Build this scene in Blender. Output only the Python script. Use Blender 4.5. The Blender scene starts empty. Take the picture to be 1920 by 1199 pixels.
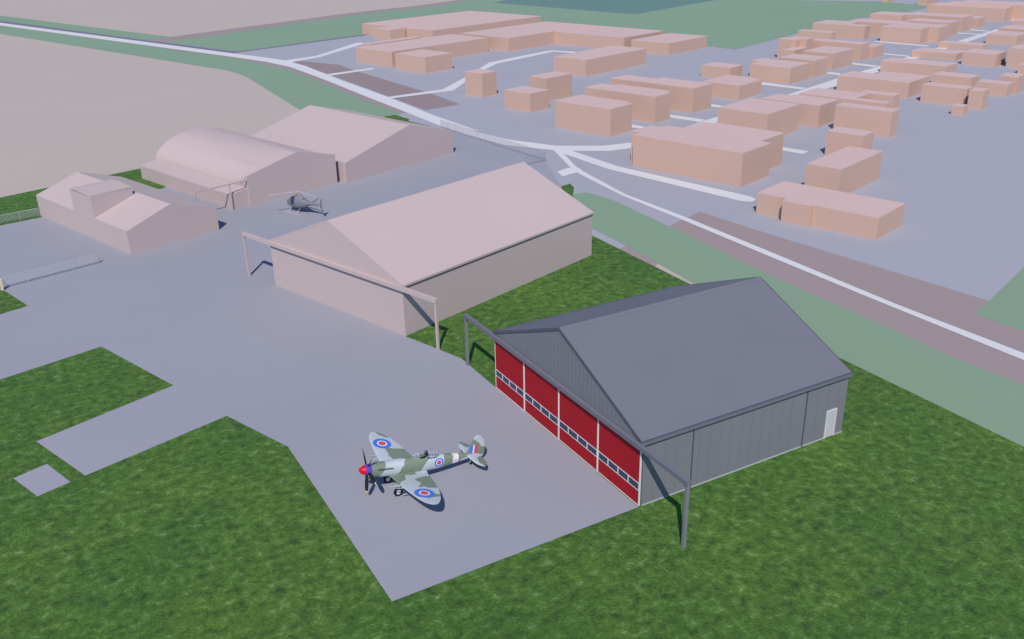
import bpy, bmesh, math, random
from mathutils import Vector, Matrix
random.seed(4)
S = bpy.context.scene
C = S.collection
R_ = math.radians

SUN_E, SUN_C, SKY_E, EXPO = 4.05, (1.0, .93, .85), .118, 0.03
HOUSES = [
 ('warehouse', 'largest flat-roofed block of the estate, long salmon factory at the back beside the green meadow', 3.52, [(85,275.04),(95.92,240.39),(145.71,256.09),(134.79,290.74)]),
 ('warehouse', 'small salmon annex block against the left front wall of the largest factory', 3.5, [(82.99,258.68),(85.54,250.61),(91.51,252.49),(88.97,260.56)]),
 ('warehouse', 'long salmon hall at the left front of the estate with a square annex before it', 3.96, [(59.57,213.17),(64.25,198.32),(99.34,209.38),(94.66,224.23)]),
 ('warehouse', 'square salmon annex in front of the long hall, facing the brown lots', 4.07, [(63.5,194.25),(67.1,182.82),(76.2,185.69),(72.59,197.13)]),
 ('warehouse', "narrow lower salmon strip along the back of the long hall, at a driveway's end", 3.2, [(66.47,226.21),(67.54,222.81),(86.59,228.82),(85.52,232.22)]),
 ('warehouse', 'long salmon shed in the back row, just right of the largest factory', 3.81, [(98.4,225.68),(104.59,206.04),(142.81,218.09),(136.61,237.73)]),
 ('warehouse', 'wide salmon shed adjoining the right end of the long shed in the back row', 3.69, [(124.32,212.56),(132.43,186.84),(151.59,192.88),(143.48,218.6)]),
 ('warehouse', "detached low salmon shed at the right end of the estate's back row, beside the meadow", 3.23, [(133.35,184.38),(137.29,171.88),(156.14,177.83),(152.2,190.32)]),
 ('warehouse', 'long salmon shed standing alone on open ground beside the end of the bent white driveway', 3.97, [(94.78,164.86),(97.97,154.76),(122.15,162.38),(118.96,172.49)]),
 ('warehouse', 'upright salmon block, taller than wide, standing on the bend of the white driveway', 5.14, [(61.84,149.54),(63.51,144.26),(67.82,145.62),(66.16,150.9)]),
 ('house', 'small square salmon house between the upright block and the broad house above the road fork', 3.77, [(61.5,130.54),(63.71,123.52),(69.28,125.27),(67.06,132.3)]),
 ('house', 'narrow deep salmon house just behind the small square house right of the upright block', 4.9, [(71.08,136.49),(72.59,131.73),(80.72,134.29),(79.22,139.06)]),
 ('house', 'broad salmon house nearest the curve of the white road, right rear corner notched', 4.99, [(60.41,108.44),(64.37,95.86),(70.64,97.84),(70.21,99.18),(71.34,99.54),(67.8,110.78)]),
 ('house', 'tall salmon house with a stepped rear edge, behind the broad house at the road curve', 5, [(73.04,117.48),(78.28,100.84),(83.17,102.39),(82.79,103.58),(84.56,104.14),(80.75,116.21),(79.4,115.79),(78.34,119.15)]),
 ('house', 'wide salmon house with a lower-looking stepped left wing, third back from the road curve', 4.86, [(84.17,124.3),(90.43,104.44),(97.19,106.57),(93.53,118.18),(91.97,117.68),(89.37,125.93)]),
 ('house', 'low square salmon house between the wide stepped house and the front-stepped house', 2.99, [(104.7,118.59),(107.51,109.68),(116.37,112.48),(115.97,113.77),(117.27,114.18),(114.87,121.8)]),
 ('house', 'small low salmon block alone beside the empty lavender ground right of the estate', 2.73, [(120.84,138.1),(123.25,130.47),(128.68,132.18),(126.27,139.81)]),
 ('house', 'salmon house with stepped front corners, right next to the small low block on empty ground', 3.71, [(130.65,131.7),(131.45,129.17),(126.95,127.75),(130.09,117.78),(139.1,120.62),(135.9,130.77),(135.16,133.12)]),
 ('house', 'plain salmon house just behind the house with stepped front corners', 3.94, [(138.68,130.3),(141.48,121.42),(148.65,123.68),(145.85,132.56)]),
 ('house', 'square salmon house behind two others, its white street ending at its right foot', 4.01, [(151.12,134.62),(153.57,126.84),(164.55,130.3),(162.1,138.08)]),
 ('house', 'wide tall salmon house with a small lower block attached at its right end', 4.25, [(166.18,147.95),(166.88,145.73),(170.79,133.31),(175.19,134.69),(170.58,149.34)]),
 ('house', 'small low salmon block at the right end of a wide tall house', 2.98, [(175.27,137.3),(176.26,134.14),(183.21,136.33),(182.21,139.49)]),
 ('house', "upright salmon block on the town's meadow side with a dark shadow at its left foot", 5.09, [(157.48,150.21),(159.08,145.13),(162.03,146.06),(160.43,151.13)]),
 ('house', "salmon block immediately right of the upright block at the town's meadow-side edge", 5.16, [(159.98,149.16),(161.64,143.91),(165.45,145.11),(163.79,150.36)]),
 ('house', 'little salmon block in front of the upright block at the meadow-side edge', 3, [(154.28,145.05),(155.32,141.75),(161.65,143.75),(160.61,147.04)]),
 ('house', 'narrow long salmon block half hidden between the meadow edge and a wider house behind it', 3.3, [(186.2,171.37),(189.42,161.13),(192.55,162.12),(189.32,172.35)]),
 ('house', 'wide salmon house with a raised bump in its rear roof edge, backing on the meadow', 4.02, [(199.54,178.48),(204.65,162.24),(208.12,163.34),(206.24,169.32),(212.14,171.18),(208.9,181.43)]),
 ('house', 'very long low salmon block behind the wide houses, beside the meadow', 3.91, [(212.71,175.69),(217.52,160.43),(225.52,162.95),(220.71,178.21)]),
 ('house', "big two-step salmon house at the town's top with a shadow at its left foot", 4.22, [(206.4,157.58),(209.99,146.17),(215.87,148.03),(216.73,145.32),(224.7,147.83),(220.25,161.95)]),
 ('house', 'stepped salmon block right behind the big two-step house', 4.02, [(226.56,165),(229.76,154.82),(230.54,152.35),(238.61,154.9),(234.62,167.54)]),
 ('house', 'long tall salmon block with a thin roof edge, two rows behind the big two-step house', 4.51, [(237.44,174.13),(242.89,156.85),(251.17,159.46),(245.72,176.75),(243.49,176.04)]),
 ('house', 'small low salmon block at the right end of the long tall block', 3.03, [(254.64,164.36),(255.81,160.67),(262.21,162.68),(261.04,166.38)]),
 ('house', "small salmon block with a slanting left side at the meadow's upper right edge", 2.14, [(248.95,198.89),(252.37,188.03),(258.14,189.85),(261.77,191),(258.35,201.85)]),
 ('house', 'huge salmon apartment block by the dark strip at the far end of the meadow', 4.32, [(270.89,192.59),(278.93,167.06),(289.51,170.4),(281.47,195.93)]),
 ('house', 'long salmon block directly behind the huge apartment block', 4.62, [(276.77,190.14),(283.61,168.44),(293.97,171.7),(287.13,193.4)]),
 ('house', 'farthest salmon block at the upper right corner of the photo', 4.92, [(280.63,187.02),(288.15,163.18),(299.68,166.82),(292.17,190.66)]),
 ('house', 'tiny distant salmon block at the top edge above the meadow, left one of two', 2.94, [(305.77,242.83),(306.71,239.84),(314.88,242.41),(313.93,245.41)]),
 ('house', "tiny distant salmon block at the top edge beside the meadow's end, right of two", 3.3, [(306.54,225.19),(307.74,221.38),(318.47,224.76),(317.27,228.58)]),
 ('house', 'low salmon block at the right photo edge beside the far end of the main street', 1.26, [(273.26,160.19),(275.1,154.35),(284.49,157.31),(282.65,163.16)]),
 ('house', 'salmon block at the right end of the main street behind the street corner block', 3, [(238.42,141.13),(241.27,132.07),(250.3,134.91),(247.44,143.98)]),
 ('house', 'salmon block on the corner where the main street meets two short white streets', 2.62, [(225.92,135.9),(228.43,127.94),(237.82,130.9),(235.32,138.86)]),
 ('house', 'low long salmon block across the main street from the big two-step house', 1.48, [(207.57,137.91),(211.22,126.35),(215.7,127.77),(212.06,139.32)]),
 ('house', 'low salmon block, left end touching a short white street, two rows behind the L-shaped building', 1.68, [(186.93,130.23),(190.43,119.15),(197.28,121.31),(193.78,132.39)]),
 ('house', 'broad salmon block immediately right of the low block whose left end touches a street', 3.03, [(186.51,114.5),(188.94,106.77),(196.37,109.11),(193.93,116.84)]),
 ('house', 'tall salmon block at the right photo edge with a dark shadow at its left foot', 4.56, [(191.6,105.59),(193.16,100.66),(200.26,102.9),(198.7,107.83)]),
 ('house', 'small salmon block in front of the tall block at the right photo edge', 2.09, [(184.61,97.67),(185.79,93.93),(188.53,94.79),(187.35,98.54)]),
 ('house', 'large salmon L-shaped building on the near side of the main street, widest there', 3.22, [(132.95,106.23),(137.76,90.97),(148.36,94.32),(145.28,104.1),(141.6,102.94),(139.87,108.42)]),
 ('house', 'long low salmon building behind the large L-shaped building on the main street', 2.63, [(160.98,118.27),(165.72,103.22),(172.02,105.21),(167.27,120.25)]),
 ('house', 'salmon house behind the wide house that has a blue shadow at its left foot', 2.04, [(156.86,100.2),(159.49,91.87),(164.26,93.38),(161.64,101.71)]),
 ('house', 'salmon block standing behind another at the right rim of the town', 3.51, [(159.22,85.02),(160.32,81.53),(164.67,82.9),(163.57,86.39)]),
 ('house', "low salmon block in front of another at the town's right rim, facing open ground", 2.6, [(153.55,86.25),(155.43,80.28),(158.96,81.39),(157.08,87.36)]),
 ('house', "wide salmon house at the town's right rim with a blue shadow at its left foot", 3.44, [(136.98,87.13),(139.69,78.55),(143.07,79.62),(140.36,88.2)]),
 ('house', 'narrow salmon house attached right of the wide house with a blue shadow', 3.63, [(138.38,77.13),(139.2,74.52),(142.34,75.51),(141.52,78.12)]),
 ('house', 'tiny cube-like salmon block alone in front of the near right rim of the town', 1.72, [(130.77,74.99),(131.47,72.8),(133.68,73.49),(132.99,75.69)]),
 ('house', 'long salmon building with a notched roof, partly hidden behind the tall thin house', 2.6, [(112.62,97.6),(118.12,80.16),(120.18,80.81),(118.09,87.45),(123.65,89.2),(120.24,100),(118.96,99.6)]),
 ('house', 'small salmon block at the right end of the long building with a notched roof', 2.55, [(123.74,91.67),(125.86,84.94),(128.92,85.9),(126.8,92.64)]),
 ('house', 'tall thin salmon house with a narrow step at its right end, facing the open ground', 4.57, [(101.3,77.46),(104,68.91),(104.06,68.93),(104.5,67.56),(107.41,68.47),(104.28,78.4)]),
 ('house', 'salmon house with stepped rear roof edge behind the big square house', 4, [(97.18,92.12),(100.79,80.7),(108.01,82.97),(105.21,91.87),(104.04,91.5),(103.24,94.03)]),
 ('house', 'big square salmon house between the largest stepped town building and the main street', 4.78, [(81.78,86.93),(84.78,77.42),(95.78,80.89),(92.78,90.4)]),
 ('house', 'largest town building, salmon with many roof steps, beside the white cul-de-sac road', 5.08, [(56.47,78.64),(57.01,76.94),(55.16,76.36),(61.08,57.57),(68.99,60.06),(68.43,61.86),(75.51,64.09),(71.81,75.83),(71,75.57),(70.37,77.58),(64.82,75.83),(63.91,78.73),(62.16,78.18),(61.51,80.23)]),
 ('house', 'small salmon house with a blue shadow at its left foot, behind the long diagonal block', 4.03, [(85.94,64.87),(87.82,58.93),(91.41,60.06),(89.54,66.01)]),
 ('house', 'diagonal salmon block right behind the low house nearest the airfield', 4.15, [(66.91,50.75),(68.48,45.76),(81.6,49.9),(80.03,54.88)]),
 ('house', 'long low salmon house with a projecting front bay, beside the end of the cul-de-sac', 2.83, [(54.15,46.83),(55.46,42.67),(54.26,42.3),(55.48,38.44),(56.04,38.62),(58.61,30.49),(66.17,32.87),(61.08,49.01)]),
]
GROUND = {
 'field_near': [(-24.1,361.94),(25.2,218.35),(26.34,206.11),(26,194.54),(24.41,154.61),(23.66,131.88),(-13.75,119.57),(-34.73,112.9),(-48.3,108.65),(-99.18,452.89)],
 'field_far': [(-20.6,443.87),(27.23,310.22),(109.2,350.81),(146.67,363.1),(232.54,408.75),(340.96,489.69),(117.47,835.28),(-121.32,987.89),(-66.14,576.95)],
 'meadow_roadside': [(-35.51,503.59),(-20.6,443.87),(27.23,310.22),(18.28,304.71),(-21.67,418.74),(-35.94,466.58)],
 'meadow_mid': [(36.12,256.42),(85.58,273.98),(130.06,291.08),(157.85,181.06),(159.86,169.24),(247.17,204.66),(281.84,209.07),(306.17,217.45),(308.53,242.82),(287.93,271.49),(313.95,304.36),(232.54,408.75),(153.75,356.93),(104.98,339.43),(22.73,295.52),(35.96,259.9)],
 'verge_dark': [(-35.98,462.77),(-21.67,418.74),(18.41,305.51),(36.97,256.52),(35.97,255.8),(34.6,250.32),(-22.29,404.35),(-36.23,441.01)],
 'brown_strip': [(18.41,305.51),(28.25,310.85),(109.2,350.81),(146.67,363.1),(232.54,408.75),(233.71,405.16),(153.75,356.93),(104.98,339.43),(22.73,295.52),(19.46,298.92)],
 'dark_crop': [(177.57,351.79),(196.24,268.32),(256.91,294.46),(302.38,306.59),(223.71,388.4)],
 'ditch_strip': [(36.12,256.42),(85.58,273.98),(87.17,271.76),(35.51,253.95)],
 'meadow_road_side_low': [(-36.27,437.56),(-22.64,396.02),(36.92,234.94),(38.38,229.02),(40.68,213.63),(41.92,159.03),(42.04,138.06),(40.49,137.95),(38.01,128.7),(23.66,131.88),(24.41,154.61),(26.49,206),(25.71,214.63),(25.2,218.35),(-24.1,361.94),(-36.68,402.53)],
 'brown_verge': [(-22.64,396.02),(37.07,235.49),(38.61,229.81),(41.27,215.55),(42.16,159.66),(42.39,138.17),(40.73,137.79),(40.24,154.7),(39.41,208.27),(36.72,223.1),(32.57,242.17)],
 'brown_lot': [(43.23,224.49),(46.72,225.72),(53.64,210.93),(53.47,199.98),(55.85,154.74),(55.6,139.65),(46.59,138.02),(45.63,198.24)],
 'brown_field': [(48.14,51.21),(49.27,39.36),(53.03,10.89),(48.58,9.38),(49.12,4.47),(49.47,-13.01),(37.74,-18.66),(13.07,36.42),(30.41,44.78)],
 'tan_strip': [(30.87,37.92),(33.17,23.94),(25.78,15.98),(29.53,37.21)],
 'meadow_right': [(38.04,67.69),(40.53,67.59),(41.47,61.82),(40.65,48.35),(39.18,30.02),(38.99,19.12),(38.42,3.89),(38.86,-2.45),(38.48,-18.3),(30.44,-22.17),(29.68,-8.65),(29.62,9.54),(30.29,31.09),(30.87,37.92),(31.48,44.8),(31.76,53.09),(32.34,60.49)],
 'meadow_corner': [(48.59,9.4),(65.14,15.28),(112.19,31.59),(55.63,-10.05),(49.15,4.49)],
 'road': [(-36.2,443.8),(-22.13,408.02),(35.13,252.43),(40.99,236.89),(43.69,228.61),(45.17,214.76),(45.09,187.47),(45.95,157.01),(45.78,131.64),(46.66,113.26),(45.56,115.15),(47.76,104.14),(52.3,95.21),(59.13,90.61),(64.63,89.88),(64.75,89.91),(65.82,89.71),(62.88,85.72),(62.13,86.43),(57.88,86.77),(52.63,90.41),(53.07,77.22),(58.85,53.23),(58.74,52.02),(58.34,51.32),(57.29,50.98),(56.67,51.38),(56.09,52.38),(50.77,76.9),(50.3,89.31),(50.16,92.62),(45.02,100.88),(43.01,112.71),(42.4,120.72),(42.33,138.72),(42.04,159.35),(41.84,192.34),(41.05,214.83),(38.38,229.02),(33.14,244.45),(-22.64,396.02),(-36.37,429.47)],
 'path': [(50.15,92.3),(50.3,89.31),(47.34,80.99),(47.04,78.96),(46.76,78.34),(44.94,65.74),(44.69,63.39),(44.95,49.55),(44.64,32.68),(44.2,15.36),(44.6,1.42),(44.22,-15.54),(42.54,-16.35),(43.26,0.52),(43.27,17.29),(43.46,33.22),(43.83,49.57),(43.84,63.52),(45.38,77.77),(42.29,77),(43.09,79.97),(45.99,81.06),(46.17,80.74)],
 'drive_a': [(43.69,228.61),(54.03,232.25),(74.47,253.47),(76.79,252.95),(75.02,248.92),(54.09,228.79),(43.78,223.76)],
 'drive_b': [(45.19,196.96),(58.57,199.94),(59.32,199.11),(58.38,197.52),(45.47,194.11)],
 'drive_c': [(45.82,157.09),(60.37,158.57),(72,170.59),(89.53,189.91),(112.82,199.45),(115.79,200.25),(120.09,192.99),(117.92,190.71),(114.92,197.42),(100.75,191.08),(90.06,186.56),(77.11,173.94),(61.81,155.81),(46.06,154.93)],
 'main_street': [(76.45,92.4),(80.17,94.29),(88.26,97.41),(92.17,98.47),(121.66,108.71),(145.56,117.25),(157.53,120.92),(170.38,125.29),(236.42,147.95),(261.84,156.13),(270.8,158.82),(266.06,155.55),(259.83,154.5),(241.56,146.75),(164.15,119.8),(158.38,117.57),(138.24,110.32),(132.61,108.68),(120.78,104.46),(88.99,94.73),(79.72,91.01)],
 'street_a': [(73.78,102.78),(74.47,99.01),(72.98,98.12),(71.89,100.17)],
 'street_b': [(85.58,105.89),(88.11,97.69),(85.84,96.59),(83.77,103.58)],
 'street_c': [(99.58,109.7),(100.24,106.43),(98.42,105.05),(97.64,107.42)],
 'street_d': [(126.57,123.6),(129.59,111.88),(127.41,111.03),(124.41,121.29)],
 'street_e': [(150.1,125.59),(151.2,121.89),(148.96,119.97),(148.05,123.64)],
 'street_f': [(166.56,132.61),(168.02,124.88),(165.48,123.81),(164.34,130.6)],
 'street_g': [(186.71,139.53),(188.39,131.56),(186.56,130.21),(184.94,138.02)],
 'street_h': [(205.35,158.22),(209.05,142.1),(207.08,140.69),(203.38,156.84)],
 'street_i': [(241.35,157.18),(243.58,150.07),(241.43,149.44),(239.41,155.72)],
 'street_j': [(252.05,160.44),(252.4,153.59),(250.36,152.76),(250,158.92)],
 'street_k': [(300.29,176.88),(298.14,166.38),(295.32,164.52),(297.63,175.06)],
 'street_l': [(287.05,170.21),(287.1,162.38),(284.67,160.76),(285.07,168.84)],
 'street_m': [(83.98,73.41),(85.6,67.95),(83.35,67.16),(82.16,71.53)],
 'grass': [(-34.73,112.9),(-13.75,119.57),(23.66,131.88),(37.68,136.89),(39.26,137.13),(39.99,131.26),(39.08,129.84),(40.67,123.11),(41.68,114.54),(45.27,87.21),(38.86,72.29),(41,72.85),(40.34,70.71),(37.98,67.31),(30.87,55.8),(30.13,50.73),(29.85,31.36),(29.63,9.56),(29.7,-8.63),(30.22,-28),(6.58,-33.64),(-50.26,-0.71),(-61.24,49.77),(-60.26,105.85)],
 'apron': [(-18.43,-0.28),(-18.56,20.39),(-21.51,27.84),(-32.83,24.22),(-35.62,31.59),(-24.26,35.84),(-28.7,48),(-37.62,45.29),(-49.56,42.73),(-51.06,62.43),(-36.9,62.25),(-34.13,63.26),(-36.29,70.23),(-46.7,66.66),(-47.85,96.71),(-35.41,97.17),(-30.47,98.18),(-12.38,104.74),(-9.45,111.27),(22.04,121.32),(34.12,119.66),(41.42,118.66),(42.35,114.09),(45.27,87.21),(39.15,72.45),(30.28,56.18),(20.87,49.65),(-2.49,34.64),(-0.98,30.31),(-0.02,27.36),(-0.02,20.79),(0.03,-0.01)],
 'pad': [(-37.53,26.62),(-35.18,27.5),(-33.89,23.87),(-36.16,23.08)],
}


# ------------------------------------------------------------------ helpers
def link(name, mesh, parent=None, mats=()):
    o = bpy.data.objects.new(name, mesh)
    C.objects.link(o)
    if parent: o.parent = parent
    for m in mats: mesh.materials.append(m)
    return o

def obj(name, bm, mat, parent=None, smooth=False, recalc=True, split=None):
    if split is not None:      # faces from index «split» on take the second material
        bm.faces.ensure_lookup_table()
        for f in bm.faces[split:]: f.material_index = 1
    if recalc: bmesh.ops.recalc_face_normals(bm, faces=bm.faces)
    me = bpy.data.meshes.new(name)
    bm.to_mesh(me); bm.free()
    if smooth:
        for p in me.polygons: p.use_smooth = True
        me.set_sharp_from_angle(angle=R_(48))
    return link(name, me, parent, mat if isinstance(mat, (list, tuple)) else [mat])

def tag(o, label, cat, group=None):
    o['label'] = label; o['category'] = cat
    if group: o['group'] = group
    return o

def thing(name, label, cat, loc=(0, 0, 0), rotz=0, group=None):
    o = bpy.data.objects.new(name, None)
    C.objects.link(o)
    o.location = loc; o.rotation_euler = (0, 0, rotz); o.empty_display_size = .5
    return tag(o, label, cat, group)

def box(bm, x0, x1, y0, y1, z0, z1):
    v = [bm.verts.new((x, y, z)) for z in (z0, z1) for y in (y0, y1) for x in (x0, x1)]
    for f in ((0, 1, 3, 2), (4, 6, 7, 5), (0, 4, 5, 1), (2, 3, 7, 6), (0, 2, 6, 4), (1, 5, 7, 3)):
        bm.faces.new([v[i] for i in f])
    return bm

def bx(*a): return box(bmesh.new(), *a)

def prism(pts, z0, z1, top=True, bottom=True, bm=None):
    bm = bm or bmesh.new()
    a = [bm.verts.new((x, y, z0)) for x, y in pts]
    b = [bm.verts.new((x, y, z1)) for x, y in pts]
    n = len(pts)
    for i in range(n):
        bm.faces.new((a[i], a[(i + 1) % n], b[(i + 1) % n], b[i]))
    if bottom: bm.faces.new(a[::-1])
    if top: bm.faces.new(b)
    return bm

def sheet(pts, z):
    bm = bmesh.new()
    f = bm.faces.new([bm.verts.new((x, y, z)) for x, y in pts])
    f.normal_update()
    if f.normal.z < 0: f.normal_flip()
    return bm

def tube(bm, p0, p1, r0, r1=None, n=10, cap=True):
    r1 = r0 if r1 is None else r1
    p0, p1 = Vector(p0), Vector(p1)
    d = (p1 - p0).normalized()
    a = d.orthogonal().normalized(); b = d.cross(a)
    A = []; B = []
    for i in range(n):
        t = 2 * math.pi * i / n
        u = a * math.cos(t) + b * math.sin(t)
        A.append(bm.verts.new(p0 + u * r0)); B.append(bm.verts.new(p1 + u * r1))
    for i in range(n):
        bm.faces.new((A[i], A[(i + 1) % n], B[(i + 1) % n], B[i]))
    if cap:
        bm.faces.new(A[::-1]); bm.faces.new(B)
    return bm

def loft(bm, rings, close=True, caps=True):
    V = [[bm.verts.new(p) for p in r] for r in rings]
    n = len(rings[0])
    for a, b in zip(V, V[1:]):
        for i in range(n if close else n - 1):
            j = (i + 1) % n
            bm.faces.new((a[i], a[j], b[j], b[i]))
    if caps and close:
        bm.faces.new(V[0][::-1]); bm.faces.new(V[-1])
    return V

# ---------------------------------------------------------------- materials
def mat(name, col, rough=.8, spec=.25, var=.0, vscale=.2, fine=0., fscale=20., bump=0., metal=0., coat=0.):
    m = bpy.data.materials.new(name); m.use_nodes = True
    nt = m.node_tree; N = nt.nodes; L = nt.links
    b = N['Principled BSDF']
    b.inputs['Roughness'].default_value = rough
    b.inputs['Specular IOR Level'].default_value = spec
    b.inputs['Metallic'].default_value = metal
    b.inputs['Coat Weight'].default_value = coat
    b.inputs['Base Color'].default_value = (*col, 1)
    if var or fine:
        tc = N.new('ShaderNodeTexCoord')
        src = None
        for amt, sc, det in ((var, vscale, 4), (fine, fscale, 2)):
            if not amt: continue
            nz = N.new('ShaderNodeTexNoise'); nz.inputs['Scale'].default_value = sc; nz.inputs['Detail'].default_value = det
            L.new(tc.outputs['Object'], nz.inputs['Vector'])
            mr = N.new('ShaderNodeMapRange')
            mr.inputs['From Min'].default_value = .25; mr.inputs['From Max'].default_value = .75
            mr.inputs['To Min'].default_value = 1 - amt; mr.inputs['To Max'].default_value = 1 + amt
            L.new(nz.outputs['Fac'], mr.inputs['Value'])
            if src is None: src = mr.outputs['Result']
            else:
                mu = N.new('ShaderNodeMath'); mu.operation = 'MULTIPLY'
                L.new(src, mu.inputs[0]); L.new(mr.outputs['Result'], mu.inputs[1]); src = mu.outputs[0]
            last = nz
        mx = N.new('ShaderNodeVectorMath'); mx.operation = 'SCALE'
        mx.inputs[0].default_value = col
        L.new(src, mx.inputs['Scale'])
        L.new(mx.outputs['Vector'], b.inputs['Base Color'])
        if bump:
            bp = N.new('ShaderNodeBump'); bp.inputs['Strength'].default_value = bump; bp.inputs['Distance'].default_value = .02
            L.new(last.outputs['Fac'], bp.inputs['Height']); L.new(bp.outputs['Normal'], b.inputs['Normal'])
    return m

M = {}
M['ground'] = mat('town_ground', (.335, .335, .385), var=.02, vscale=.05)
M['apron'] = mat('concrete', (.286, .288, .334), rough=.9, var=.045, vscale=.06, fine=.075, fscale=9.0, bump=.03)
M['road'] = mat('pale_road', (.60, .592, .605), var=.015, vscale=.05)
M['tan'] = mat('tan_field', (.44, .375, .335), var=.015, vscale=.02)
M['meadow'] = mat('flat_meadow', (.205, .30, .205), var=.03, vscale=.02)
M['crop'] = mat('dark_crop', (.12, .21, .19), var=.02, vscale=.02)
M['brown'] = mat('brown_earth', (.30, .24, .24), var=.02, vscale=.05)
M['brownlot'] = mat('brown_lot_earth', (.262, .205, .208), var=.02, vscale=.05)
M['doorpaint'] = mat('side_door_paint', (.475, .46, .475), rough=.6, spec=.2, var=.02, vscale=1)
M['ditch'] = mat('dark_verge', (.17, .16, .215), var=.03, vscale=.05)
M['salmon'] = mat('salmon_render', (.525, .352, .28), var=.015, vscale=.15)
M['salmonskylit'] = mat('salmon_render_skylit', (.56, .405, .375), var=.015, vscale=.1)  # wall salmon for the block tops, with blue sky light painted into the colour
M['clay'] = mat('pale_clay', (.468, .378, .37), var=.012, vscale=.1)
M['grey'] = mat('grey_cladding', (.183, .185, .207), rough=.55, spec=.35, var=.03, vscale=.4)
M['roofgrey'] = mat('grey_roof_sheet', (.148, .150, .182), rough=.7, spec=.15, var=.025, vscale=.3)
M['trim'] = mat('dark_trim', (.085, .088, .115), rough=.5, var=.03, vscale=1)
M['joint'] = mat('cladding_joint', (.135, .137, .156), rough=.7, var=.02, vscale=1)
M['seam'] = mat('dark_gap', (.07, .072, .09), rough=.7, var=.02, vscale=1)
M['red'] = mat('red_door', (.345, .011, .018), rough=.6, spec=.12, var=.04, vscale=.3)
M['white'] = mat('white_paint', (.62, .60, .585), rough=.5, var=.02, vscale=1)
M['glass'] = mat('door_glass', (.028, .042, .085), rough=.2, spec=.4, var=.1, vscale=.6)
M['plinth'] = mat('pale_plinth', (.40, .41, .41), var=.03, vscale=1)
M['fence'] = mat('white_fence', (.46, .46, .50), rough=.6, var=.02, vscale=2)
M['mesh_fence'] = mat('steel_fence', (.30, .30, .35), rough=.5, var=.02, vscale=2)
M['tanpost'] = mat('sandy_post', (.62, .50, .38), var=.03, vscale=3)
M['black'] = mat('black_blade', (.015, .014, .014), rough=.4, var=.05, vscale=3)
M['dark'] = mat('cockpit_dark', (.02, .02, .022), rough=.7, var=.05, vscale=5)
M['tyre'] = mat('tyre_rubber', (.012, .012, .013), rough=.85, var=.1, vscale=8)
M['silver'] = mat('bare_metal', (.70, .70, .74), rough=.35, metal=.15, var=.03, vscale=6)
M['spinred'] = mat('spinner_red', (.60, .004, .014), rough=.4, spec=.25, var=.02, vscale=4)
M['spinblue'] = mat('spinner_violet', (.085, .055, .36), rough=.35, var=.02, vscale=4)
M['rblue'] = mat('roundel_blue', (.06, .17, .64), rough=.5, var=.02, vscale=4)
M['rwhite'] = mat('roundel_white', (.70, .66, .72), rough=.5, var=.02, vscale=4)
M['rred'] = mat('roundel_red', (.56, .07, .085), rough=.5, var=.02, vscale=4)
M['ryellow'] = mat('roundel_pale_rim', (.55, .60, .60), rough=.5, var=.02, vscale=4)
M['band'] = mat('band_white', (.70, .68, .68), rough=.5, var=.03, vscale=4)
M['skygrey'] = mat('under_grey', (.36, .42, .46), rough=.55, var=.03, vscale=2)
M['yellow'] = mat('yellow_tip', (.75, .55, .12), rough=.5, var=.02, vscale=4)
M['heli'] = mat('helicopter_grey', (.185, .19, .215), rough=.5, spec=.35, var=.03, vscale=1)
M['blade'] = mat('rotor_blade_pale', (.44, .42, .46), rough=.5, var=.02, vscale=2)
M['skid'] = mat('skid_pale', (.50, .48, .52), rough=.5, var=.02, vscale=2)

def glass_mat(name, col, rough=.05, trans=.85):
    m = mat(name, col, rough=rough, spec=.5, var=.02, vscale=3)
    m.node_tree.nodes['Principled BSDF'].inputs['Transmission Weight'].default_value = trans
    m.node_tree.nodes['Principled BSDF'].inputs['IOR'].default_value = 1.08
    return m
M['canopy'] = glass_mat('canopy_glass', (.80, .86, .90))
M['heliglass'] = mat('helicopter_glass', (.30, .29, .20), rough=.15, spec=.6, var=.05, vscale=2)

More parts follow.
